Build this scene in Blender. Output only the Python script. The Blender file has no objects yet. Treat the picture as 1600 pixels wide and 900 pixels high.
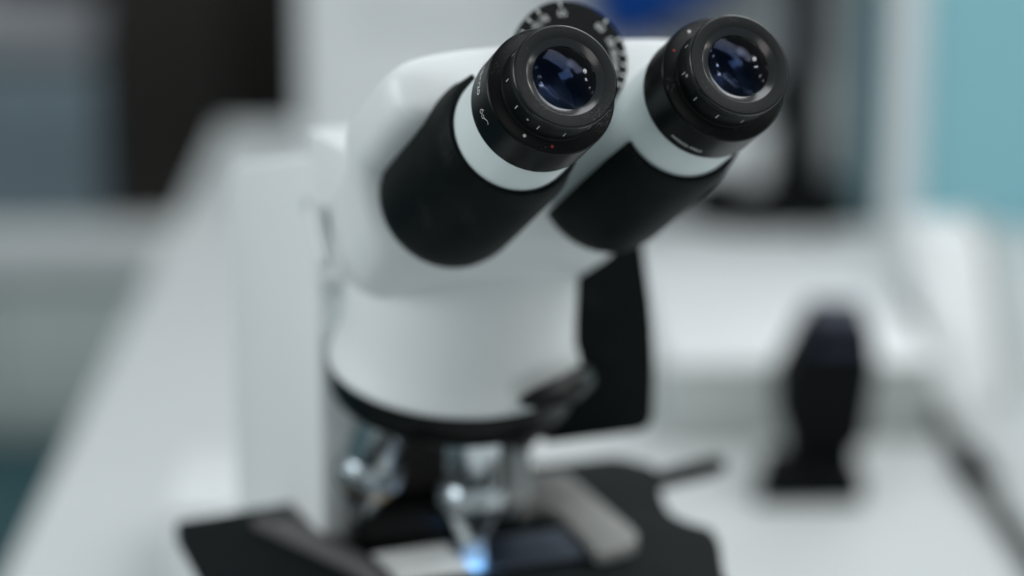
import bpy, bmesh, math, random
from mathutils import Matrix, Vector
random.seed(4)
MM = 0.001
R = math.radians
sc = bpy.context.scene
COL = sc.collection

# ------------------------------------------------------------------ camera
cd = bpy.data.cameras.new('camera')
cam = bpy.data.objects.new('camera', cd)
COL.objects.link(cam)
cd.lens = 85
cd.sensor_width = 36
cd.clip_start = 0.01
cd.clip_end = 60
cam.location = (-0.31069, -0.80750, 0.51912)
cam.rotation_euler = (R(90 - 14.5), 0, R(-22))
cd.dof.use_dof = True
cd.dof.focus_distance = 0.727
cd.dof.aperture_fstop = 3.4
sc.camera = cam

# ------------------------------------------------------------------ world, exposure
w = bpy.data.worlds.new('World')
sc.world = w
w.use_nodes = True
bg = w.node_tree.nodes['Background']
bg.inputs[0].default_value = (0.82, 0.945, 0.985, 1)
bg.inputs[1].default_value = 0.28
sc.view_settings.view_transform = 'Standard'
sc.view_settings.look = 'None'
sc.view_settings.gamma = 1
sc.view_settings.exposure = 0
sc.cycles.sample_clamp_indirect = 4


# ------------------------------------------------------------------ lamps of the room and added lights
def area(name, loc, aim, sx, sy, power, col):
    l = bpy.data.lights.new(name, 'AREA')
    l.shape = 'RECTANGLE'
    l.size = sx
    l.size_y = sy
    l.energy = power
    l.color = col
    o = bpy.data.objects.new(name, l)
    COL.objects.link(o)
    o.location = loc
    d = Vector(aim) - Vector(loc)
    o.rotation_euler = d.to_track_quat('-Z', 'Y').to_euler()
    return o


area('skylight', (0.62, -0.70, 2.30), (0.0, -0.10, 0.4), 0.75, 1.25, 10.5, (0.94, 0.975, 1.0))
area('skylight', (1.50, -0.95, 2.30), (0.0, -0.10, 0.4), 0.62, 0.85, 6.5, (0.96, 0.98, 1.0))
area('skylight', (0.95, -1.75, 2.30), (0.0, -0.10, 0.4), 0.9, 0.5, 6.5, (0.98, 0.98, 1.0))
area('added_light', (-3.0, 0.5, 1.5), (0, 0.1, 0.3), 2.2, 1.6, 60, (0.96, 0.99, 1.0))  # unseen fill added to brighten the left-facing white sides
area('added_light', (-0.7, -3.1, 1.9), (0, 0, 0.35), 1.2, 0.9, 4.5, (1.0, 0.90, 0.85))  # warm panel added for the lens patch and front fill
area('ceiling_lamp', (0.9, 1.7, 2.3), (0.7, 1.7, 0), 1.4, 1.4, 10, (0.96, 0.985, 1.0))  # added to brighten the background, no fitting seen there
area('added_light', (2.9, 3.1, 2.0), (0, -0.15, 0.4), 2.3, 1.8, 28, (0.96, 0.99, 1.0))  # unseen source added behind for bright glints on the eyepiece rims
area('ceiling_lamp', (0.6, 3.0, 2.3), (0.8, 4.4, 0.9), 1.4, 0.8, 20, (0.96, 0.985, 1.0))  # added to light the far wall so the eyepieces reflect it
area('ceiling_lamp', (2.3, 0.35, 2.3), (2.3, 0.35, 0), 2.9, 0.26, 26, (0.97, 0.99, 1.0))  # strip added to throw the crescent glint on the eyepiece bevels
for x, y in ((2.5, -1.0), (3.1, -1.75), (4.9, -2.8), (7.4, -3.9)):
    area('ceiling_lamp', (x, y, 2.3), (x, y, 0), 0.36, 0.36, 11, (1.0, 0.96, 0.90))


# ------------------------------------------------------------------ materials
def mat(name, col, rough=0.5, metal=0.0, spec=0.5, coat=0.0, bump=0.0, bscale=400.0, var=0.0, vscale=30.0, dust=0.0):
    m = bpy.data.materials.new(name)
    m.use_nodes = True
    nt = m.node_tree
    b = nt.nodes['Principled BSDF']
    b.inputs['Base Color'].default_value = (*col, 1)
    b.inputs['Roughness'].default_value = rough
    b.inputs['Metallic'].default_value = metal
    b.inputs['Specular IOR Level'].default_value = spec
    b.inputs['Coat Weight'].default_value = coat
    tc = nt.nodes.new('ShaderNodeTexCoord')
    if var:
        n = nt.nodes.new('ShaderNodeTexNoise')
        n.inputs['Scale'].default_value = vscale
        n.inputs['Detail'].default_value = 5
        nt.links.new(tc.outputs['Object'], n.inputs['Vector'])
        mr = nt.nodes.new('ShaderNodeMapRange')
        mr.inputs['To Min'].default_value = 1 - var
        mr.inputs['To Max'].default_value = 1 + var
        nt.links.new(n.outputs['Fac'], mr.inputs['Value'])
        mx = nt.nodes.new('ShaderNodeVectorMath')
        mx.operation = 'SCALE'
        mx.inputs[0].default_value = col
        nt.links.new(mr.outputs[0], mx.inputs['Scale'])
        nt.links.new(mx.outputs[0], b.inputs['Base Color'])
    if dust:
        ge = nt.nodes.new('ShaderNodeNewGeometry')
        n3 = nt.nodes.new('ShaderNodeTexNoise')
        n3.inputs['Scale'].default_value = 2100
        n3.inputs['Detail'].default_value = 1
        nt.links.new(ge.outputs['Position'], n3.inputs['Vector'])
        n4 = nt.nodes.new('ShaderNodeTexNoise')
        n4.inputs['Scale'].default_value = 90
        nt.links.new(ge.outputs['Position'], n4.inputs['Vector'])
        ad = nt.nodes.new('ShaderNodeMath')
        ad.operation = 'MULTIPLY'
        nt.links.new(n3.outputs['Fac'], ad.inputs[0])
        nt.links.new(n4.outputs['Fac'], ad.inputs[1])
        m3 = nt.nodes.new('ShaderNodeMapRange')
        m3.inputs['From Min'].default_value = 0.36
        m3.inputs['From Max'].default_value = 0.46
        m3.inputs['To Max'].default_value = dust
        nt.links.new(ad.outputs[0], m3.inputs['Value'])
        mc = nt.nodes.new('ShaderNodeMix')
        mc.data_type = 'RGBA'
        mc.inputs['A'].default_value = (*col, 1)
        mc.inputs['B'].default_value = (0.30, 0.31, 0.31, 1)
        nt.links.new(m3.outputs[0], mc.inputs['Factor'])
        if b.inputs['Base Color'].links:
            nt.links.new(b.inputs['Base Color'].links[0].from_socket, mc.inputs['A'])
        nt.links.new(mc.outputs['Result'], b.inputs['Base Color'])
    if bump:
        n2 = nt.nodes.new('ShaderNodeTexNoise')
        n2.inputs['Scale'].default_value = bscale
        n2.inputs['Detail'].default_value = 3
        nt.links.new(tc.outputs['Object'], n2.inputs['Vector'])
        bp = nt.nodes.new('ShaderNodeBump')
        bp.inputs['Strength'].default_value = bump
        bp.inputs['Distance'].default_value = 0.0002
        nt.links.new(n2.outputs['Fac'], bp.inputs['Height'])
        nt.links.new(bp.outputs[0], b.inputs['Normal'])
    return m


def lens_mat(name, c0, c1, k):
    """coated glass surface: clear, with a coloured reflection that whitens towards grazing angles"""
    m = bpy.data.materials.new(name)
    m.use_nodes = True
    nt = m.node_tree
    nt.nodes.clear()
    N_ = nt.nodes.new
    L = nt.links.new
    out = N_('ShaderNodeOutputMaterial')
    mix = N_('ShaderNodeMixShader')
    tr = N_('ShaderNodeBsdfTransparent')
    tr.inputs['Color'].default_value = (0.93, 0.95, 1, 1)
    gl = N_('ShaderNodeBsdfGlossy')
    gl.inputs['Roughness'].default_value = 0.065
    fr = N_('ShaderNodeFresnel')
    fr.inputs['IOR'].default_value = 1.5
    mu = N_('ShaderNodeMath')
    mu.operation = 'MULTIPLY'
    mu.inputs[1].default_value = k
    lw = N_('ShaderNodeLayerWeight')
    lw.inputs['Blend'].default_value = 0.5
    rp = N_('ShaderNodeValToRGB')
    rp.color_ramp.elements[0].position = 0.12
    rp.color_ramp.elements[0].color = (*c0, 1)
    rp.color_ramp.elements[1].position = 0.36
    rp.color_ramp.elements[1].color = (*c1, 1)
    L(lw.outputs['Facing'], rp.inputs[0])
    L(rp.outputs[0], gl.inputs['Color'])
    L(fr.outputs[0], mu.inputs[0])
    L(mu.outputs[0], mix.inputs[0])
    L(tr.outputs[0], mix.inputs[1])
    L(gl.outputs[0], mix.inputs[2])
    L(mix.outputs[0], out.inputs[0])
    return m


def emit_mat(name, col, s):
    m = bpy.data.materials.new(name)
    m.use_nodes = True
    b = m.node_tree.nodes['Principled BSDF']
    b.inputs['Base Color'].default_value = (*col, 1)
    b.inputs['Emission Color'].default_value = (*col, 1)
    b.inputs['Emission Strength'].default_value = s
    return m


def glass_mat(name, col, rough=0.0):
    m = bpy.data.materials.new(name)
    m.use_nodes = True
    b = m.node_tree.nodes['Principled BSDF']
    b.inputs['Base Color'].default_value = (*col, 1)
    b.inputs['Transmission Weight'].default_value = 1
    b.inputs['Roughness'].default_value = rough
    b.inputs['IOR'].default_value = 1.5
    return m


def drop_mat():
    m = bpy.data.materials.new('glow_drop')
    m.use_nodes = True
    nt = m.node_tree
    b = nt.nodes['Principled BSDF']
    b.inputs['Base Color'].default_value = (0.8, 0.9, 1, 1)
    b.inputs['Roughness'].default_value = 0.2
    tl = nt.nodes.new('ShaderNodeBsdfTranslucent')
    tl.inputs['Color'].default_value = (0.8, 0.9, 1, 1)
    mx = nt.nodes.new('ShaderNodeMixShader')
    mx.inputs[0].default_value = 0.75
    nt.links.new(b.outputs[0], mx.inputs[1])
    nt.links.new(tl.outputs[0], mx.inputs[2])
    nt.links.new(mx.outputs[0], nt.nodes['Material Output'].inputs[0])
    return m


M = dict(
    white=mat('white_enamel', (0.785, 0.82, 0.822), 0.38, bump=0.05, bscale=900, var=0.015),
    tube=mat('white_tube_enamel', (0.66, 0.73, 0.735), 0.32, var=0.02),
    black=mat('black_anodised', (0.0022, 0.0028, 0.003), 0.33, bump=0.10, bscale=2500, spec=0.17, dust=0.22),
    face=mat('matte_black_plastic', (0.0105, 0.0125, 0.013), 0.6, spec=0.2, bump=0.55, bscale=2600, var=0.25, vscale=1800, dust=0.25),
    groove=mat('dark_groove', (0.002, 0.003, 0.003), 0.45, spec=0.2),
    bevel=mat('polished_bevel', (0.005, 0.006, 0.008), 0.17, spec=0.85),
    gloss=mat('polished_black', (0.006, 0.007, 0.007), 0.2, spec=0.4),
    rubber=mat('black_rubber', (0.0025, 0.0045, 0.005), 0.55, bump=0.12, bscale=1600, spec=0.1, dust=0.06),
    baffle=mat('lens_baffle', (0.003, 0.003, 0.0035), 0.7, spec=0.2),
    ink=mat('white_ink', (0.70, 0.71, 0.70), 0.6),
    redink=mat('red_ink', (0.30, 0.02, 0.02), 0.6),
    dial=mat('dial_black', (0.006, 0.0075, 0.0075), 0.6, spec=0.1, bump=0.2, bscale=1500),
    turret=mat('turret_black', (0.003, 0.004, 0.004), 0.3, spec=0.25),
    stage=mat('stage_black', (0.009, 0.012, 0.013), 0.75, spec=0.06, bump=0.15, bscale=700, var=0.15),
    plate=mat('plate_brown_grey', (0.055, 0.05, 0.047), 0.5, spec=0.25),
    clip=mat('satin_grey_metal', (0.27, 0.275, 0.26), 0.55, spec=0.25),
    darkclip=mat('dark_grey_metal', (0.125, 0.12, 0.12), 0.5, spec=0.3),
    chrome=mat('satin_chrome', (0.70, 0.75, 0.78), 0.25, metal=1.0),
    brass=mat('warm_ring', (0.55, 0.40, 0.22), 0.3, metal=1.0),
    blueband=mat('blue_ring', (0.05, 0.15, 0.25), 0.3),
    lens=lens_mat('coated_glass', (0.20, 0.38, 0.95), (0.85, 0.80, 0.78), 0.46),
    innerlens=lens_mat('coated_inner_glass', (0.3, 0.55, 1.0), (0.5, 0.5, 0.6), 0.035),
    slide=glass_mat('slide_glass', (0.30, 0.42, 0.62), 0.3),
    drop=drop_mat(),
    label=mat('frosted_label', (0.84, 0.86, 0.84), 0.7),
    lamp=emit_mat('condenser_glow', (0.45, 0.78, 1.0), 17.0),
    bench=mat('bench_laminate', (0.565, 0.59, 0.592), 0.6, var=0.025, vscale=6, bump=0.03),
    trim=mat('bench_edge', (0.55, 0.58, 0.59), 0.5),
    cabinet=mat('cabinet_grey', (0.46, 0.51, 0.50), 0.5, var=0.04, vscale=4),
    plastic=mat('white_plastic', (0.70, 0.725, 0.73), 0.4, var=0.02),
    greyplastic=mat('grey_plastic', (0.43, 0.46, 0.45), 0.5, var=0.03),
    midgrey=mat('mid_grey_panel', (0.24, 0.26, 0.275), 0.5, var=0.05, vscale=8),
    monblack=mat('monitor_black', (0.004, 0.005, 0.006), 0.7, spec=0.08),
    navy=mat('navy_top', (0.03, 0.036, 0.06), 0.5, spec=0.15),
    blue=mat('blue_card', (0.002, 0.04, 0.20), 0.6, spec=0.1, var=0.1, vscale=20),
    teal=mat('teal_paint', (0.225, 0.475, 0.535), 0.55, var=0.03, vscale=3),
    tealdark=mat('dark_teal_trim', (0.09, 0.16, 0.18), 0.5),
    post=mat('white_post', (0.60, 0.66, 0.68), 0.5),
    floor=mat('teal_floor', (0.010, 0.055, 0.065), 0.4, var=0.1, vscale=2),
    dark=mat('dark_brown_wood', (0.015, 0.013, 0.0115), 0.6, spec=0.2, var=0.6, vscale=3),
    slate=mat('slate_blue_case', (0.12, 0.165, 0.19), 0.6, var=0.3, vscale=3),
    slatelite=mat('grey_case_lid', (0.20, 0.21, 0.225), 0.6, var=0.08, vscale=4),
    cable=mat('cable_grey', (0.045, 0.047, 0.043), 0.6),
    wall=mat('wall_paint', (0.62, 0.66, 0.68), 0.8, var=0.05, vscale=2),
)


# ------------------------------------------------------------------ object helpers
WM = {}


def link(name, me, parent=None, W=Matrix(), m=None):
    o = bpy.data.objects.new(name, me)
    COL.objects.link(o)
    if m is not None:
        if me.materials:
            me.materials[0] = m
        else:
            me.materials.append(m)
    WM[o] = W
    if parent is not None:
        o.parent = parent
        o.matrix_basis = WM[parent].inverted() @ W
    else:
        o.matrix_basis = W
    return o


def mesh(name, bm, smooth=35):
    me = bpy.data.meshes.new(name)
    bmesh.ops.recalc_face_normals(bm, faces=bm.faces)
    bm.to_mesh(me)
    bm.free()
    if smooth:
        for p in me.polygons:
            p.use_smooth = True
        me.set_sharp_from_angle(angle=R(smooth))
    return me


def part(name, bm, m, parent=None, W=None, smooth=35):
    if W is None:
        W = WM[parent] if parent is not None else Matrix()
    return link(name, mesh(name, bm, smooth), parent, W, m)


def empty(name, W, label, cat, group=None):
    o = bpy.data.objects.new(name, None)
    o.empty_display_size = 0.02
    COL.objects.link(o)
    o.matrix_basis = W
    WM[o] = W
    tag(o, label, cat, group)
    return o


def tag(o, label=None, cat=None, group=None, kind=None):
    for k, v in (('label', label), ('category', cat), ('group', group), ('kind', kind)):
        if v:
            o[k] = v
    return o


def lathe(prof, seg=96, a0=0.0, a1=360.0, bm=None):
    """prof: list of (r, z) in mm round local Z"""
    bm = bm or bmesh.new()
    full = abs(a1 - a0) >= 359.9
    k = seg if full else seg + 1
    rings = []
    for r, z in prof:
        if r < 1e-6:
            rings.append([bm.verts.new((0, 0, z * MM))])
            continue
        ring = []
        for i in range(k):
            a = R(a0 + (a1 - a0) * i / seg)
            ring.append(bm.verts.new((r * math.cos(a) * MM, r * math.sin(a) * MM, z * MM)))
        rings.append(ring)
    for A, B in zip(rings, rings[1:]):
        n = seg
        for i in range(n):
            j = (i + 1) % k if full else i + 1
            if len(A) == 1 and len(B) == 1:
                continue
            if len(A) == 1:
                bm.faces.new((A[0], B[i], B[j]))
            elif len(B) == 1:
                bm.faces.new((A[i], B[0], A[j]))
            else:
                bm.faces.new((A[i], B[i], B[j], A[j]))
    return bm


def closed_sector(prof, seg, a0, a1):
    """a lathe sector of a closed profile, with its two cut faces filled"""
    bm = bmesh.new()
    rings = []
    for i in range(seg + 1):
        a = R(a0 + (a1 - a0) * i / seg)
        rings.append([bm.verts.new((r * math.cos(a) * MM, r * math.sin(a) * MM, z * MM)) for r, z in prof])
    n = len(prof)
    for A, B in zip(rings, rings[1:]):
        for i in range(n):
            j = (i + 1) % n
            bm.faces.new((A[i], A[j], B[j], B[i]))
    bm.faces.new(rings[0])
    bm.faces.new(rings[-1])
    return bm


def loft(sections, close=True):
    bm = bmesh.new()
    rings = [[bm.verts.new(Vector(p) * MM) for p in s] for s in sections]
    for A, B in zip(rings, rings[1:]):
        n = len(A)
        for i in range(n):
            j = (i + 1) % n
            bm.faces.new((A[i], A[j], B[j], B[i]))
    if close:
        bm.faces.new(rings[0])
        bm.faces.new(rings[-1])
    return bm


def box(x0, x1, y0, y1, z0, z1, bev=0.0, seg=2, bm=None):
    bm2 = bmesh.new()
    vs = [bm2.verts.new((x * MM, y * MM, z * MM)) for x in (x0, x1) for y in (y0, y1) for z in (z0, z1)]
    for f in ((0, 1, 3, 2), (4, 6, 7, 5), (0, 4, 5, 1), (2, 3, 7, 6), (0, 2, 6, 4), (1, 5, 7, 3)):
        bm2.faces.new([vs[i] for i in f])
    bmesh.ops.recalc_face_normals(bm2, faces=bm2.faces)
    if bev:
        bmesh.ops.bevel(bm2, geom=bm2.edges[:], offset=bev * MM, segments=seg, affect='EDGES', profile=0.5)
    if bm is None:
        return bm2
    me = bpy.data.meshes.new('tmp')
    bm2.to_mesh(me)
    bm2.free()
    bm.from_mesh(me)
    bpy.data.meshes.remove(me)
    return bm


def prism(pts, d0, d1, axis='z', bev=0.0, seg=3):
    """pts: outline in mm; extruded along axis from d0 to d1"""
    bm = bmesh.new()

    def P(p, d):
        if axis == 'z':
            return (p[0], p[1], d)
        if axis == 'x':
            return (d, p[0], p[1])
        return (p[0], d, p[1])
    A = [bm.verts.new(Vector(P(p, d0)) * MM) for p in pts]
    B = [bm.verts.new(Vector(P(p, d1)) * MM) for p in pts]
    n = len(pts)
    bm.faces.new(A)
    bm.faces.new(B)
    for i in range(n):
        j = (i + 1) % n
        bm.faces.new((A[i], A[j], B[j], B[i]))
    bmesh.ops.recalc_face_normals(bm, faces=bm.faces)
    if bev:
        bmesh.ops.bevel(bm, geom=bm.edges[:], offset=bev * MM, segments=seg, affect='EDGES', profile=0.5, clamp_overlap=True)
    return bm


def round_poly(pts, r, seg=5):
    out = []
    n = len(pts)
    for i in range(n):
        p0, p, p1 = Vector(pts[i - 1]), Vector(pts[i]), Vector(pts[(i + 1) % n])
        rr = r[i] if isinstance(r, (list, tuple)) else r
        a = (p0 - p)
        b = (p1 - p)
        q = min(rr, a.length * .49, b.length * .49)
        A = p + a.normalized() * q
        B = p + b.normalized() * q
        for k in range(seg + 1):
            t = k / seg
            out.append(tuple(A * (1 - t) ** 2 + p * 2 * t * (1 - t) + B * t * t))
    return out


def tube(pts, radii, seg=16, bm=None):
    bm = bm or bmesh.new()
    pts = [Vector(p) for p in pts]
    rings = []
    for i, p in enumerate(pts):
        d = (pts[min(i + 1, len(pts) - 1)] - pts[max(i - 1, 0)]).normalized()
        q = d.to_track_quat('Z', 'Y')
        r = radii[i] if isinstance(radii, (list, tuple)) else radii
        rings.append([bm.verts.new((p + q @ Vector((r * math.cos(a), r * math.sin(a), 0))) * MM)
                      for a in (2 * math.pi * k / seg for k in range(seg))])
    for A, B in zip(rings, rings[1:]):
        for i in range(seg):
            j = (i + 1) % seg
            bm.faces.new((A[i], A[j], B[j], B[i]))
    bm.faces.new(rings[0])
    bm.faces.new(rings[-1])
    return bm


def frame(o, X, Y, Z):
    m = Matrix.Identity(4)
    for i in range(3):
        m[i][0], m[i][1], m[i][2], m[i][3] = X[i], Y[i], Z[i], o[i] * MM
    return m


def text_mesh(body, size):
    cu = bpy.data.curves.new('lettering', 'FONT')
    cu.body = body
    cu.size = size * MM
    cu.align_x = 'CENTER'
    cu.align_y = 'CENTER'
    cu.extrude = 0.03 * MM
    cu.resolution_u = 3
    o = bpy.data.objects.new('lettering', cu)
    COL.objects.link(o)
    dg = bpy.context.evaluated_depsgraph_get()
    me = bpy.data.meshes.new_from_object(o.evaluated_get(dg))
    bpy.data.objects.remove(o)
    me.materials.clear()
    return me


def wrap(me, r, a_c, z_c):
    """bend flat lettering round local Z: reading direction runs with growing angle"""
    bm = bmesh.new()
    bm.from_mesh(me)
    bmesh.ops.subdivide_edges(bm, edges=[e for e in bm.edges if e.calc_length() > 0.6 * MM], cuts=2)
    for v in bm.verts:
        a = R(a_c) + v.co.x / (r * MM)
        rr = r * MM + v.co.z + 0.03 * MM
        v.co = Vector((rr * math.cos(a), rr * math.sin(a), z_c * MM + v.co.y))
    return bm


# ================================================================== THE SETTING
BETA = 20.5                                        # the bench runs 20.5 degrees off the microscope's own axis
BW = Matrix.Rotation(R(-BETA), 4, 'Z')             # local x across the bench, local y along it, z up


def at(a, b, z=0, rz=0.0):
    return BW @ Matrix.Translation((a * MM, b * MM, z * MM)) @ Matrix.Rotation(R(rz), 4, 'Z')


FL = -720
o = part('floor', box(-6000, 6000, -2500, 9000, FL - 50, FL), M['floor'], W=BW, smooth=0)
tag(o, kind='structure')
o = part('wall', box(-6000, 6000, 4600, 4700, FL, 2400), M['wall'], W=BW, smooth=0)
tag(o, kind='structure')

# benches
b1 = empty('lab_bench', at(0, 0, FL), 'long white laboratory bench with the microscope standing on it', 'bench', 'white laboratory benches')
part('bench_top', box(-273, 331, -1000, 1900, -32, 0, 4), M['bench'], b1, BW)
for y in (-970, -15, 940):
    part('cabinet', box(-250, 325, y, y + 940, FL, -34, 3), M['cabinet'], b1, BW)
b2 = empty('lab_bench', at(640, 0, FL), 'second white laboratory bench, beyond the cable along the right edge', 'bench', 'white laboratory benches')
part('bench_top', box(337, 1100, -1000, 1366, -34, -1, 4), M['bench'], b2, BW)
part('cabinet', box(345, 1090, -970, 1360, FL, -36, 3), M['cabinet'], b2, BW)

# partition with teal panel
p = empty('partition_wall', at(600, 1400, FL), 'teal blue wall panel with a white upright edge at the right', 'wall')
part('teal_panel', box(438, 1500, 1372, 1440, FL, 330, 2), M['teal'], p, BW)
part('white_post', box(404, 437, 1366, 1445, FL, 332, 4), M['post'], p, BW)
part('edge_strip', box(375, 403, 1380, 1445, FL, 328, 3), M['tealdark'], p, BW)

# far left: low cabinet, case, dark cupboard
lc = empty('low_cabinet', at(-800, 3100, FL), 'low grey cabinet with a thick white top in the background at left', 'cabinet')
part('cabinet_top', box(-1500, -380, 2900, 3500, -437, -370, 5), M['bench'], lc, BW)
for k in range(3):
    d = part('cabinet_door', box(-1500 + k * 374, -1130 + k * 374, 2930, 2950, FL + 40, -440, 3), M['cabinet'], lc, BW)
part('cabinet_body', box(-1495, -385, 2952, 3490, FL, -440, 3), M['cabinet'], lc, BW)
cs = empty('equipment_case', at(-650, 3100, -370), 'slate blue case with a paler grey lid on the low cabinet at far left', 'case')
part('case_body', box(-1200, -572, 3000, 3400, -369, -112, 12), M['slate'], cs, BW)
part('case_lid', box(-1200, -572, 3000, 3400, -108, -40, 14), M['slatelite'], cs, BW)
dk = empty('dark_crate', at(-490, 3100, -370), 'dark brown box standing on the low cabinet beside the slate blue case', 'box')
part('crate_body', box(-566, -386, 3010, 3400, -369, 60, 8), M['dark'], dk, BW)
part('crate_lid', box(-568, -384, 3006, 3404, 61, 90, 6), M['dark'], dk, BW)
dc = empty('dark_cupboard', at(-200, 3900, FL), 'tall dark brown cupboard in the background behind the bench end', 'cupboard')
part('cupboard_body', box(-900, 400, 3820, 4300, FL, 900, 6), M['dark'], dc, BW)
for x0, x1 in ((-895, -465), (-460, -30), (-25, 395)):
    d = part('cupboard_door', box(x0, x1, 3795, 3818, FL + 60, 880, 4), M['dark'], dc, BW)
    part('handle', tube([(x1 - 40, 3780, -260), (x1 - 40, 3780, -80)], 7, 10), M['slate'], d, BW)

# white instrument behind the microscope head
ins = empty('lab_instrument', at(-10, 1500, 0), 'large white laboratory instrument behind the microscope head', 'instrument')
part('housing', box(-152, 138, 1425, 1760, 12, 420, 22, 4), M['plastic'], ins, BW)
part('front_panel', box(-98, 120, 1419, 1426, 185, 400, 2.5), M['plastic'], ins, BW)
for x, y in ((-140, 1450), (110, 1450), (-140, 1730), (110, 1730)):
    part('foot', lathe([(0, 0), (12, 0), (12, 14), (0, 14)], 16), M['monblack'], ins, at(x, y, 0))

# grey case, blue folder, monitor
gc = empty('storage_case', at(180, 1400, 0), 'grey storage case on the bench between instrument and monitor', 'case')
part('case_body', box(142, 218, 1360, 1445, 1, 150, 6), M['midgrey'], gc, BW)
part('case_lid', box(141, 219, 1359, 1446, 151, 170, 5), M['midgrey'], gc, BW)
bf = empty('ring_binder', at(185, 1395, 172), 'bright blue binder tilted on the grey storage case', 'binder')
Wb = BW @ Matrix.Translation((150 * MM, 1378 * MM, 171.5 * MM)) @ Matrix.Rotation(R(-29), 4, 'Y')
part('cover', box(0, 210, 0, 3, 0, 150, 1), M['blue'], bf, Wb)
part('cover', box(0, 210, 22, 25, 0, 150, 1), M['blue'], bf, Wb)
part('spine', box(0, 3, 3.2, 21.8, 0, 150, 1), M['blue'], bf, Wb)

mo = empty('computer_monitor', at(280, 1420, 0), 'computer monitor with grey screen, black edge and wide black foot', 'monitor')
part('bezel', box(186, 346, 1428, 1470, 136, 470, 5), M['monblack'], mo, BW)
part('screen', box(192, 315, 1424, 1429, 136, 462, 1), M['midgrey'], mo, BW)
part('stand_neck', prism([(300, 10), (346, 10), (342, 200), (306, 200)], 1440, 1475, 'y', 4), M['monblack'], mo, BW)
Wf = BW @ Matrix.Translation((295 * MM, 1425 * MM, 0)) @ Matrix.Scale(0.85, 4, (0, 1, 0))
part('stand_foot', lathe([(0, 0), (94, 0), (98, 5), (97, 20), (70, 32), (0, 36)], 64), M['monblack'], mo, Wf)

cu = empty('plastic_cup', at(283, 1412, 33), 'small white cup standing on the black monitor foot', 'cup')
part('cup_body', lathe([(0, 0), (16, 0), (20, 58), (18.5, 58), (15, 3), (0, 3)], 40), M['plastic'], cu, at(283, 1412, 33))
bo = empty('plastic_canister', at(372, 1470, 0), 'tall white plastic canister between monitor and wall panel', 'canister')
part('canister_body', lathe([(0, 0), (24, 0), (26, 4), (27, 60), (27, 70), (23, 92), (27, 115), (28, 290), (24, 300), (0, 300)], 40), M['plastic'], bo, at(374, 1475, 0))
part('canister_lid', lathe([(0, 301), (25, 301), (25, 318), (23, 320), (0, 320)], 40), M['plastic'], bo, at(374, 1475, 0))

# boxes and gadget on the bench, right
bx = empty('storage_box', at(230, 860, 0), 'low wide white box with a shaded grey front behind the black upright device', 'box')
part('box_body', box(140, 322, 712, 1010, 0.5, 53, 4), M['greyplastic'], bx, BW)  # white box: shade of its front face put into the grey colour
part('box_lid', box(138, 324, 710, 1014, 54, 58, 1.5), M['plastic'], bx, BW)
wb = empty('sample_rack', at(365, 850, 0), 'white wedge shaped stand at right beside the low box', 'stand')
part('rack_body', prism([(792, 0), (960, 0), (960, 105), (895, 105)], 339, 391, 'x', 4), M['plastic'], wb, BW)
part('rack_side', prism([(802, 0), (965, 0), (965, 108), (902, 108)], 394, 402, 'x', 2), M['greyplastic'], wb, BW)

de = empty('desk_gadget', at(222, 612, 0), 'narrow black upright device with a bluish slanted top on the bench', 'device')
part('foot', prism(round_poly([(184, 584), (255, 584), (255, 655), (200, 655)], 8), 0.5, 16, 'z', 3), M['monblack'], de, BW)
part('stem', prism([(210, 14), (253, 14), (253, 60), (209, 50)], 610, 645, 'y', 4), M['monblack'], de, BW)
part('body', prism(round_poly([(204, 38), (257, 30), (263, 84), (259, 114), (221, 114), (202, 72)], 7), 606, 650, 'y', 4), M['monblack'], de, BW)
part('slanted_top', prism(round_poly([(603, 96), (651, 112), (651, 119), (612, 117)], 3), 223, 257, 'x', 2), M['navy'], de, BW)

ca = empty('power_cable', at(334, 600, 0), 'dark cable with a thicker joint lying along the right side of the bench', 'cable')
cpts = [(335 + 1.2 * math.sin(y / 60.0), y, 6.5) for y in range(200, 830, 30)]
part('cord', tube(cpts, 6.2, 12), M['cable'], ca, BW)
part('joint', tube([(335, 600, 9), (335, 606, 9.6), (335, 655, 9.6), (335, 662, 9)], [6.5, 9.5, 9.5, 6.5], 14), M['monblack'], ca, BW)

tb = empty('tissue_box', at(-140, 470, 0), 'plain white box on the bench behind the left side of the stage', 'box')
part('box_body', box(-168, -40, 425, 540, 0.5, 52, 3), M['plastic'], tb, BW)
part('box_lid', box(-169.5, -38.5, 423.5, 541.5, 53, 58, 2), M['plastic'], tb, BW)

# ================================================================== THE MICROSCOPE
I4 = Matrix()
mic = empty('microscope', I4, 'white binocular laboratory microscope with black eyepieces and grips', 'microscope')

# base, column and arm
part('base', prism(round_poly([(-80, -60), (80, -60), (80, 190), (-80, 190)], 22, 6), 0.5, 42, 'z', 4), M['white'], mic)
arm = [(50, 38), (176, 38), (176, 300), (172, 310), (164, 315), (50, 340)]
part('arm', prism(arm, -45, 45, 'x', 3, 3), M['white'], mic)
pl = [(2 + math.cos(a) * 47, 16 + math.sin(a) * 46) for a in [math.pi + math.pi * k / 40 for k in range(41)]]
pl = [(max(x, -44.6), y) for x, y in pl] + [(44, 60), (-44.6, 60)]


def slope(y):                                       # the arm's underside rises towards the front
    return 300.2 - (y - 13) * 0.25


def sloped(pts, d0, top, bev):
    bm = prism(pts, 0, 100, 'z', bev, 3)
    for v in bm.verts:
        t = v.co.z / (100 * MM)
        lo = (slope(v.co.y / MM) + d0) * MM
        hi = (top if top else slope(v.co.y / MM) + d0 + 2.2) * MM
        v.co.z = lo + (hi - lo) * t
    return bm


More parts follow.
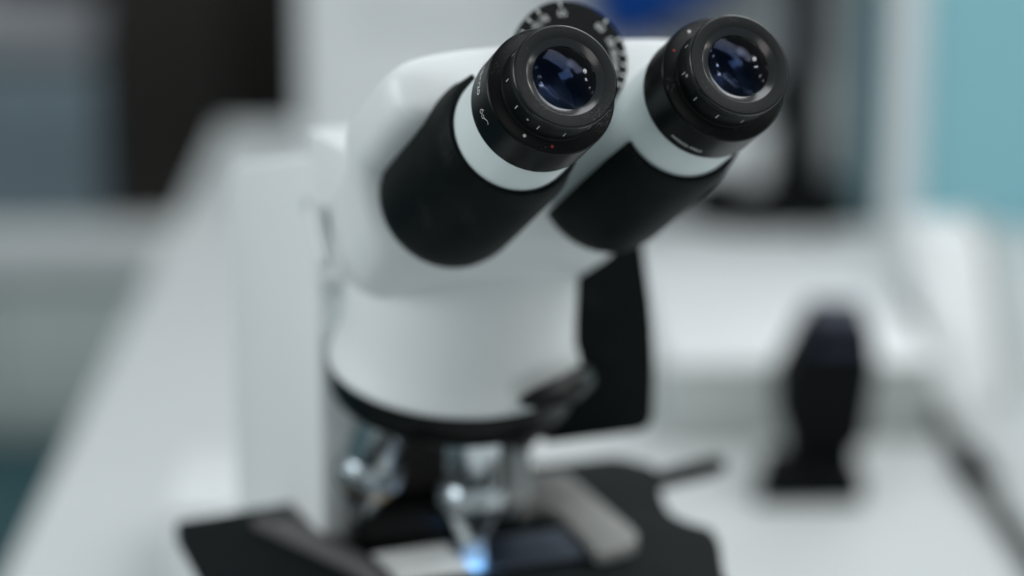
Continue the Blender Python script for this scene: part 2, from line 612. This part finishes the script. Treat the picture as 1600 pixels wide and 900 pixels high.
part('head_mount', sloped(pl, 0, 348, 2.0), M['white'], mic)
part('seam', sloped([(x * .97, 16 + (y - 16) * .97) for x, y in pl], -2.0, None, 0), M['trim'], mic)
part('side_cover', prism(round_poly([(40, 222), (87, 222), (87.5, 262), (79, 312), (73, 330), (40, 330)], [2, 8, 24, 14, 4, 2]), 26, 120, 'y', 5), M['rubber'], mic)
for s in (-1, 1):
    W = frame((s * 45, 118, 95), (0, 1, 0), (0, 0, 1), (s, 0, 0))
    kn = part('focus_knob', lathe([(0, 0), (13, 0), (13, 8), (27, 9), (28, 12), (28, 24), (26, 26), (0, 26)], 48), M['black'], mic, W)
    part('fine_knob', lathe([(0, 26), (17, 26.4), (17, 38), (15, 40), (0, 40)], 40), M['black'], kn, W)
part('darkening_plate', box(-31, 33, 46.5, 51, 186, 264, 1.5), M['plate'], mic)  # made-up dark plate, darkens the column front behind the objectives
# clamp lever on the left flank
W = frame((-45, 40, 316), (0, 1, 0), (0, 0, 1), (-1, 0, 0))
cl = part('clamp_screw', lathe([(0, 0), (5, 0), (5, 4), (4, 5), (0, 5)], 24), M['plastic'], mic, frame((-45, 38, 318), (0, 1, 0), (0, 0, 1), (-1, 0, 0)))
part('clamp_lever', tube([(-49, 36, 322), (-50, 28, 314), (-51, 18, 305)], [3.6, 3.2, 2.4], 12), M['plastic'], cl, I4)
part('screw_hole', lathe([(0, -0.2), (3.4, -0.2), (3.4, 0.3), (0, 0.3)], 20), M['cabinet'], mic, frame((-45, 60, 318), (0, 1, 0), (0, 0, 1), (-1, 0, 0)))

# ---- binocular head, in the frame of the inclined tubes
e = R(30)
T = Vector((0, -math.cos(e), math.sin(e)))
N = Vector((0, math.sin(e), math.cos(e)))
X = Vector((1, 0, 0))
EYE = Vector((0, -153, 400))


def tf(x, s, n=0):
    return frame(EYE + X * x - T * s + N * n, X, N, T)


HW = tf(0, 0)


def superell(s, lo, hi, hw, ex=3.6, k=64):
    c, h = (lo + hi) / 2, (hi - lo) / 2
    out = []
    for i in range(k):
        a = 2 * math.pi * i / k
        cx, cy = math.cos(a), math.sin(a)
        out.append((hw * math.copysign(abs(cx) ** (2 / ex), cx), c + h * math.copysign(abs(cy) ** (2 / ex), cy), -s))
    return out


secs = [(63, 14, 28, 46), (63.6, 11, 32, 52), (65, 9.5, 34.5, 56), (69, 8.5, 36.5, 59.5), (78, 8, 37, 61), (112, 7, 37, 61.5), (122, 2, 37, 60),
        (132, -12, 37, 57), (144, -18, 37, 54.5), (160, -20, 37, 53), (178, -19, 36, 52), (186, -16, 31, 46)]
hb = part('binocular_head', loft([superell(*q) for q in secs]), M['white'], mic, HW, 50)
part('hinge_screw', lathe([(0, 1.2), (1.7, 1.2), (2.0, 0.8), (2.0, -3), (0, -3)], 20), M['darkclip'], hb, tf(6.0, 62.5, 12))

# dial between the tubes
dl = part('pupil_distance_dial', lathe([(0, 0), (18.9, 0), (19.5, -0.7), (19.5, -5), (17, -6), (17, -9), (0, -9)], 80), M['dial'], mic, tf(0, 56, 27))
for ang, num in ((150, '78'), (134, '75'), (119, '70'), (92, '65'), (38, '60'), (15, '58'), (-1, '56'), (-14, '54'), (-26, '52'), (-38, '50')):
    a = R(ang)
    W = tf(0, 56, 27) @ Matrix.Rotation(a - math.pi / 2, 4, 'Z')
    part('dial_number', (lambda b, me: (b.from_mesh(me), b)[1])(bmesh.new(), text_mesh(num, 3.3)), M['ink'], dl,
         W @ Matrix.Translation((0, 14.8 * MM, 0.05 * MM)), 0)
    part('dial_tick', box(-0.36, 0.36, 17.2, 18.9, 0.02, 0.10), M['ink'], dl, W, 0)

# tubes, grips and eyepieces
for side in (-1, 1):
    x = 29 * side
    W = tf(x, 0)
    tb_ = part('eyepiece_tube', lathe([(0, -27), (19.2, -27), (20.0, -28.5), (20.0, -118), (16, -121), (0, -121)], 96), M['tube'], mic, W)
    # rubber grip: covers the outer and lower half of the tube, cut along two straight lines
    prof = [(20.1, -47), (21.7, -46.6), (22.3, -47.3), (23.6, -57), (24.3, -59.5), (25.0, -100), (25.1, -111), (24.3, -117), (20.8, -122),
            (14, -124.8), (8, -125.6), (8, -122), (20.1, -118)]
    a0, a1 = (-161, 62) if side > 0 else (118, 341)
    part('grip', closed_sector(prof, 80, a0, a1), M['rubber'], tb_, W, 40)

    # the eyepiece itself: barrel with flange
    ep = part('eyepiece', lathe([(15.9, -3.4), (15.9, -10.9), (16.5, -11.4), (19.7, -11.9), (20.3, -12.3), (20.6, -12.9), (20.6, -27.4),
                                 (20.3, -28.0), (19.2, -28.0), (15.0, -28.0), (15.0, -3.4), (15.9, -3.4)], 128), M['black'], mic, W, 25)
    part('diopter_ring', lathe([(15.95, -3.3), (16.2, -3.5), (16.2, -10.6), (15.95, -10.8)], 128), M['groove'], ep, W, 25)
    part('eyecup_ring', lathe([(12.4, -0.05), (12.6, 0.1), (15.85, 0.1), (15.85, -0.2), (16.4, -0.9), (16.5, -2.6), (16.2, -3.1), (13, -3.1), (12.4, -0.05)], 128),
         M['face'], ep, W, 40)
    part('edge_ring', lathe([(15.86, 0.1), (16.05, 0.08), (16.48, -0.34), (16.5, -0.6), (16.5, -0.95), (16.3, -0.95)], 128), M['gloss'], ep, W, 60)
    part('edge_ring', lathe([(20.55, -27.35), (20.64, -27.45), (20.64, -27.8), (20.45, -28.02)], 128), M['gloss'], ep, W, 20)
    part('inner_bevel', lathe([(12.41, -0.02), (12.3, -0.04), (10.1, -1.12), (10.0, -1.7)], 128), M['bevel'], ep, W, 30)
    part('lens_barrel', lathe([(9.95, -1.2), (9.95, -2.8), (10.72, -3.0), (10.72, -22), (0, -22)], 64), M['baffle'], ep, W, 30)
    # lens: biconvex
    pr = []
    h, r0 = 2.1, 9.9
    Rr = (r0 * r0 + h * h) / (2 * h)
    for i in range(25):
        t = math.asin(r0 / Rr) * i / 24
        pr.append((Rr * math.sin(t), -1.15 + h - Rr * (1 - math.cos(t))))
    h2 = 2.0
    R2 = (r0 * r0 + h2 * h2) / (2 * h2)
    for i in range(24, -1, -1):
        t = math.asin(r0 / R2) * i / 24
        pr.append((R2 * math.sin(t), -2.15 - h2 + R2 * (1 - math.cos(t))))
    le = part('eye_lens', lathe(pr, 96), M['lens'], ep, W, 30)
    le.data.materials.append(M['innerlens'])
    for f in le.data.polygons:
        f.material_index = 1 if f.center.z < -1.65 * MM else 0
    # a second lens deeper in the tube
    pr = [(0, -11.5)] + [(9.8 * k / 12, -11.5 - 2.0 * (k / 12) ** 2) for k in range(1, 13)] + [(9.8, -15), (0, -15)]
    part('field_lens', lathe(pr, 64), M['innerlens'], ep, W, 30)

    # markings
    marks = (172, 203, 235, 265, 296, 141) if side < 0 else (145, 178, 209, 240, 270, 301)
    for a in marks:
        part('index_mark', box(16.12, 16.24, -0.11, 0.11, -7.6, -5.2), M['ink'], ep, W @ Matrix.Rotation(R(a), 4, 'Z'), 0)

    def dot(a, m, r):
        part('index_dot', lathe([(0, 0.08), (r, 0.08), (r, -0.1)], 20), m, ep,
             W @ Matrix.Rotation(R(a), 4, 'Z') @ Matrix.Translation((18.2 * MM, 0, -11.62 * MM)) @ Matrix.Rotation(R(8), 4, 'Y'))
    if side < 0:
        dot(-131, M['ink'], 0.52)
        dot(-102, M['redink'], 0.5)
        part('lettering', wrap(text_mesh('+', 1.7), 16.2, -139, -6.2), M['ink'], ep, W, 0)
        part('lettering', wrap(text_mesh('10×/20', 3.5), 20.6, 157, -20.6), M['ink'], ep, W, 0)
        # engraved spectacles symbol: two lenses and a bow
        zc, ac = -20.4, 189.0
        bm = bmesh.new()

        def ring3(cu_, cv_, ru, rv, k=20):
            return [(cu_ + ru * math.cos(2 * math.pi * i / k), cv_ + rv * math.sin(2 * math.pi * i / k)) for i in range(k + 1)]

        def cyl(u, v):
            a = R(ac) + u / 20.6
            return (20.66 * math.cos(a), 20.66 * math.sin(a), zc + v)
        for path in (ring3(-1.1, 0.0, 0.62, 0.85), ring3(0.5, -0.15, 0.55, 0.8), [(-1.6, 0.5), (-1.2, 1.5), (-0.6, 1.9)],
                     [(1.0, 0.1), (1.7, 0.7), (2.6, 1.5), (3.3, 1.2), (3.6, 0.7)]):
            tube([cyl(u, v) for u, v in path], 0.085, 6, bm)
        part('spectacles_symbol', bm, M['ink'], ep, W)
    else:
        dot(118, M['ink'], 0.52)
        dot(146, M['redink'], 0.4)
        part('lettering', wrap(text_mesh('0', 2.0), 16.2, 183, -4.7), M['ink'], ep, W, 0)
        part('lettering', wrap(text_mesh('444232-9902', 2.1), 20.6, -125, -24.0), M['ink'], ep, W, 0)

# ---- revolving nosepiece under the arm
def tilted(c, r, t, k=72):
    ct, st = math.cos(R(t)), math.sin(R(t))
    return [(c[0] + r * math.cos(a), c[1] + r * math.sin(a) * ct, c[2] + r * math.sin(a) * st) for a in (2 * math.pi * i / k for i in range(k))]


part('nosepiece_housing', loft([tilted(*q) for q in (((0, 13, 298.4), 44.2, -14), ((0, 13, 292), 44, -10), ((0, 15, 280), 44, 3), ((0, 18, 271), 45.2, 9),
     ((0, 19.2, 267), 47, 11), ((0, 19.8, 264), 48, 11), ((0, 20.1, 262.4), 47.8, 11), ((0, 20.3, 261.6), 46.6, 11))]), M['white'], mic, I4, 60)
nq = Vector((0, -math.sin(R(11)), math.cos(R(11))))
c0 = Vector((0, 20.3, 261.6))
tu = part('nosepiece', loft([tilted(tuple(c0 - nq * d), r, 11) for d, r in ((0.2, 46.2), (1, 47.3), (9, 47), (11.5, 46.2), (13.5, 43.5), (14.5, 36), (15, 30))]),
          M['turret'], mic, I4, 50)
part('turret_lever', tube([(6, -31.5, 260), (11, -31.5, 260.2), (19, -30, 260.6), (29, -24.5, 260.6), (38, -14, 260), (43, -4, 259.4)],
                          [1.4, 3.6, 5.0, 5.6, 5.2, 3.4], 16), M['turret'], tu, I4)

# objectives
def objective(mount, axis, length, band):
    zx = Vector(axis).normalized()
    xx = Vector((1, 0, 0))
    yy = zx.cross(xx).normalized()
    xx = yy.cross(zx)
    W = frame(mount, xx, yy, zx)
    L = -length
    ob = part('objective', lathe([(0, 0), (9.6, 0), (9.6, L * .06), (10.9, L * .07), (10.9, L * .48), (10.4, L * .50), (10.4, L * .52), (12.4, L * .53), (12.6, L * .55),
                                  (12.6, L * .66), (12.2, L * .68), (10.4, L * .69), (9.8, L * .76), (5.4, L * .95), (4.8, L), (0, L)], 64), M['chrome'], mic, W, 30)
    if band is M['turret']:
        ob.data.materials[0] = M['darkclip']
    part('knurled_ring', knurl(12.7, L * .56, L * .65), M['darkclip'] if band is M['turret'] else M['chrome'], ob, W, 20)
    part('colour_ring', lathe([(9.4, L * .672), (12.3, L * .672), (11.9, L * .72), (9.4, L * .72)], 64), band, ob, W, 30)
    part('front_lens', lathe([(0, L - .25), (2.2, L - .25), (2.2, L + .1)], 24), M['baffle'], ob, W, 30)


def knurl(r, z0, z1, k=60):
    bm = bmesh.new()
    A, B = [], []
    for i in range(k * 2):
        rr = r + (0.35 if i % 2 else 0)
        a = math.pi * i / k
        A.append(bm.verts.new((rr * math.cos(a) * MM, rr * math.sin(a) * MM, z0 * MM)))
        B.append(bm.verts.new((rr * math.cos(a) * MM, rr * math.sin(a) * MM, z1 * MM)))
    n = 2 * k
    for i in range(n):
        j = (i + 1) % n
        bm.faces.new((A[i], A[j], B[j], B[i]))
    bm.faces.new(A)
    bm.faces.new(B)
    return bm


tc0 = c0 - nq * 14.5
yv = Vector((0, math.cos(R(11)), math.sin(R(11))))
for ang, ln, band in ((-90, 48.5, M['chrome']), (180, 49, M['brass']), (90, 60, M['brass']), (0, 26, M['turret'])):
    rad = X * math.cos(R(ang)) + yv * math.sin(R(ang))
    ax = (nq - rad * math.tan(R(11))).normalized()     # points from the tip up into the turret
    objective(tc0 + rad * (22.0 if ang == -90 else 26.0), ax, ln, band)

# ---- stage, clips, slide, condenser
so = [(-93, 94), (-20, 100), (60, 106), (107, 103), (116, 85), (112, 70), (102, 48), (96, 29), (98, 16), (104, 6), (99, -11), (85, -42), (82, -66), (-88, -66), (-97, 26)]
st = part('stage', prism(round_poly(so, [5, 2, 2, 6, 5, 3, 4, 6, 6, 5, 4, 4, 6, 6, 5]), 177, 185, 'z', 1.2, 2), M['stage'], mic)
part('stage_bracket', prism([(-40, 60), (40, 60), (40, 110), (-40, 110)], 120, 176.5, 'z', 3), M['stage'], mic)
part('stage_screw', lathe([(0, 0), (6, 0), (6, 4), (5, 5), (0, 5)], 24), M['turret'], st, frame((-57, 74, 185.2), (1, 0, 0), (0, 1, 0), (0, 0, 1)))
part('slide_clip', prism(round_poly([(50, 82), (71, 79), (68, -2), (62, -12), (44, -17), (49, 30), (44, 44), (34, 40)], [4, 7, 6, 5, 5, 6, 4, 4]), 186, 190.5, 'z', .8), M['clip'], st)


part('slide_carriage', prism(round_poly([(-38, 28), (8, 24), (10, 47), (-36, 48)], 4), 185.2, 203, 'z', 2), M['turret'], st)


def finger(path, widths, z0, z1):
    P = [Vector(p) for p in path]
    Q = []                                            # smooth the path
    for a, b, c, d in zip([P[0]] + P[:-2], P[:-1], P[1:], P[2:] + [P[-1]]):
        for k in range(6):
            t = k / 6
            Q.append(0.5 * (2 * b + (c - a) * t + (2 * a - 5 * b + 4 * c - d) * t * t + (3 * b - a - 3 * c + d) * t ** 3))
    Q.append(P[-1])
    l_, r_ = [], []
    for i, q in enumerate(Q):
        d = (Q[min(i + 1, len(Q) - 1)] - Q[max(i - 1, 0)]).normalized()
        n = Vector((-d.y, d.x))
        f = i / (len(Q) - 1)
        wd = widths[0] + (widths[1] - widths[0]) * f
        l_.append(tuple(q + n * wd / 2))
        r_.append(tuple(q - n * wd / 2))
    return prism(l_ + r_[::-1], z0, z1, 'z', .6, 2)


part('slide_clip', finger([(-60, 76), (-54, 56), (-46, 30), (-40, 8), (-40, -20)], (13, 9), 185.5, 189.5), M['darkclip'], st)
part('slide_clip', finger([(-41, 92), (-41, 68), (-35, 50), (-22, 39), (-6, 34)], (10, 8), 185.5, 188), M['darkclip'], st)
part('stage_lever', tube([(100, 74, 181), (112, 76, 181.5), (140, 79, 183), (146, 80, 183)], [3.2, 4.2, 4.4, 3], 14), M['stage'], st)
co = part('condenser', lathe([(0, 0), (24, 0), (24, 20), (14, 30), (14, 38), (0, 38)], 48), M['black'], mic, frame((0, 0, 138.5), (1, 0, 0), (0, 1, 0), (0, 0, 1)))
part('condenser_lens', lathe([(0, 186.9), (2.0, 186.8), (3.4, 186.3), (3.4, 185.1), (0, 185.1)], 32), M['lamp'], co, I4)

sl = empty('microscope_slide', Matrix.Translation((8 * MM, 12 * MM, 187.2 * MM)), 'bluish glass slide with a white frosted end under the objective', 'slide')
part('glass', box(-34, 46, -10, 21, 187.2, 188.2, .15, 1), M['slide'], sl, I4, 0)
part('frosted_end', box(-33.8, -4, -9.8, 20.8, 188.25, 188.4), M['label'], sl, I4, 0)
part('glow_drop', lathe([(4.6, 188.4), (4.1, 190.5), (3.9, 193), (4.4, 196.5), (4.6, 198.6), (0, 198.7)], 32), M['drop'], sl, I4)  # made-up translucent drop, added to carry the glow below the objective
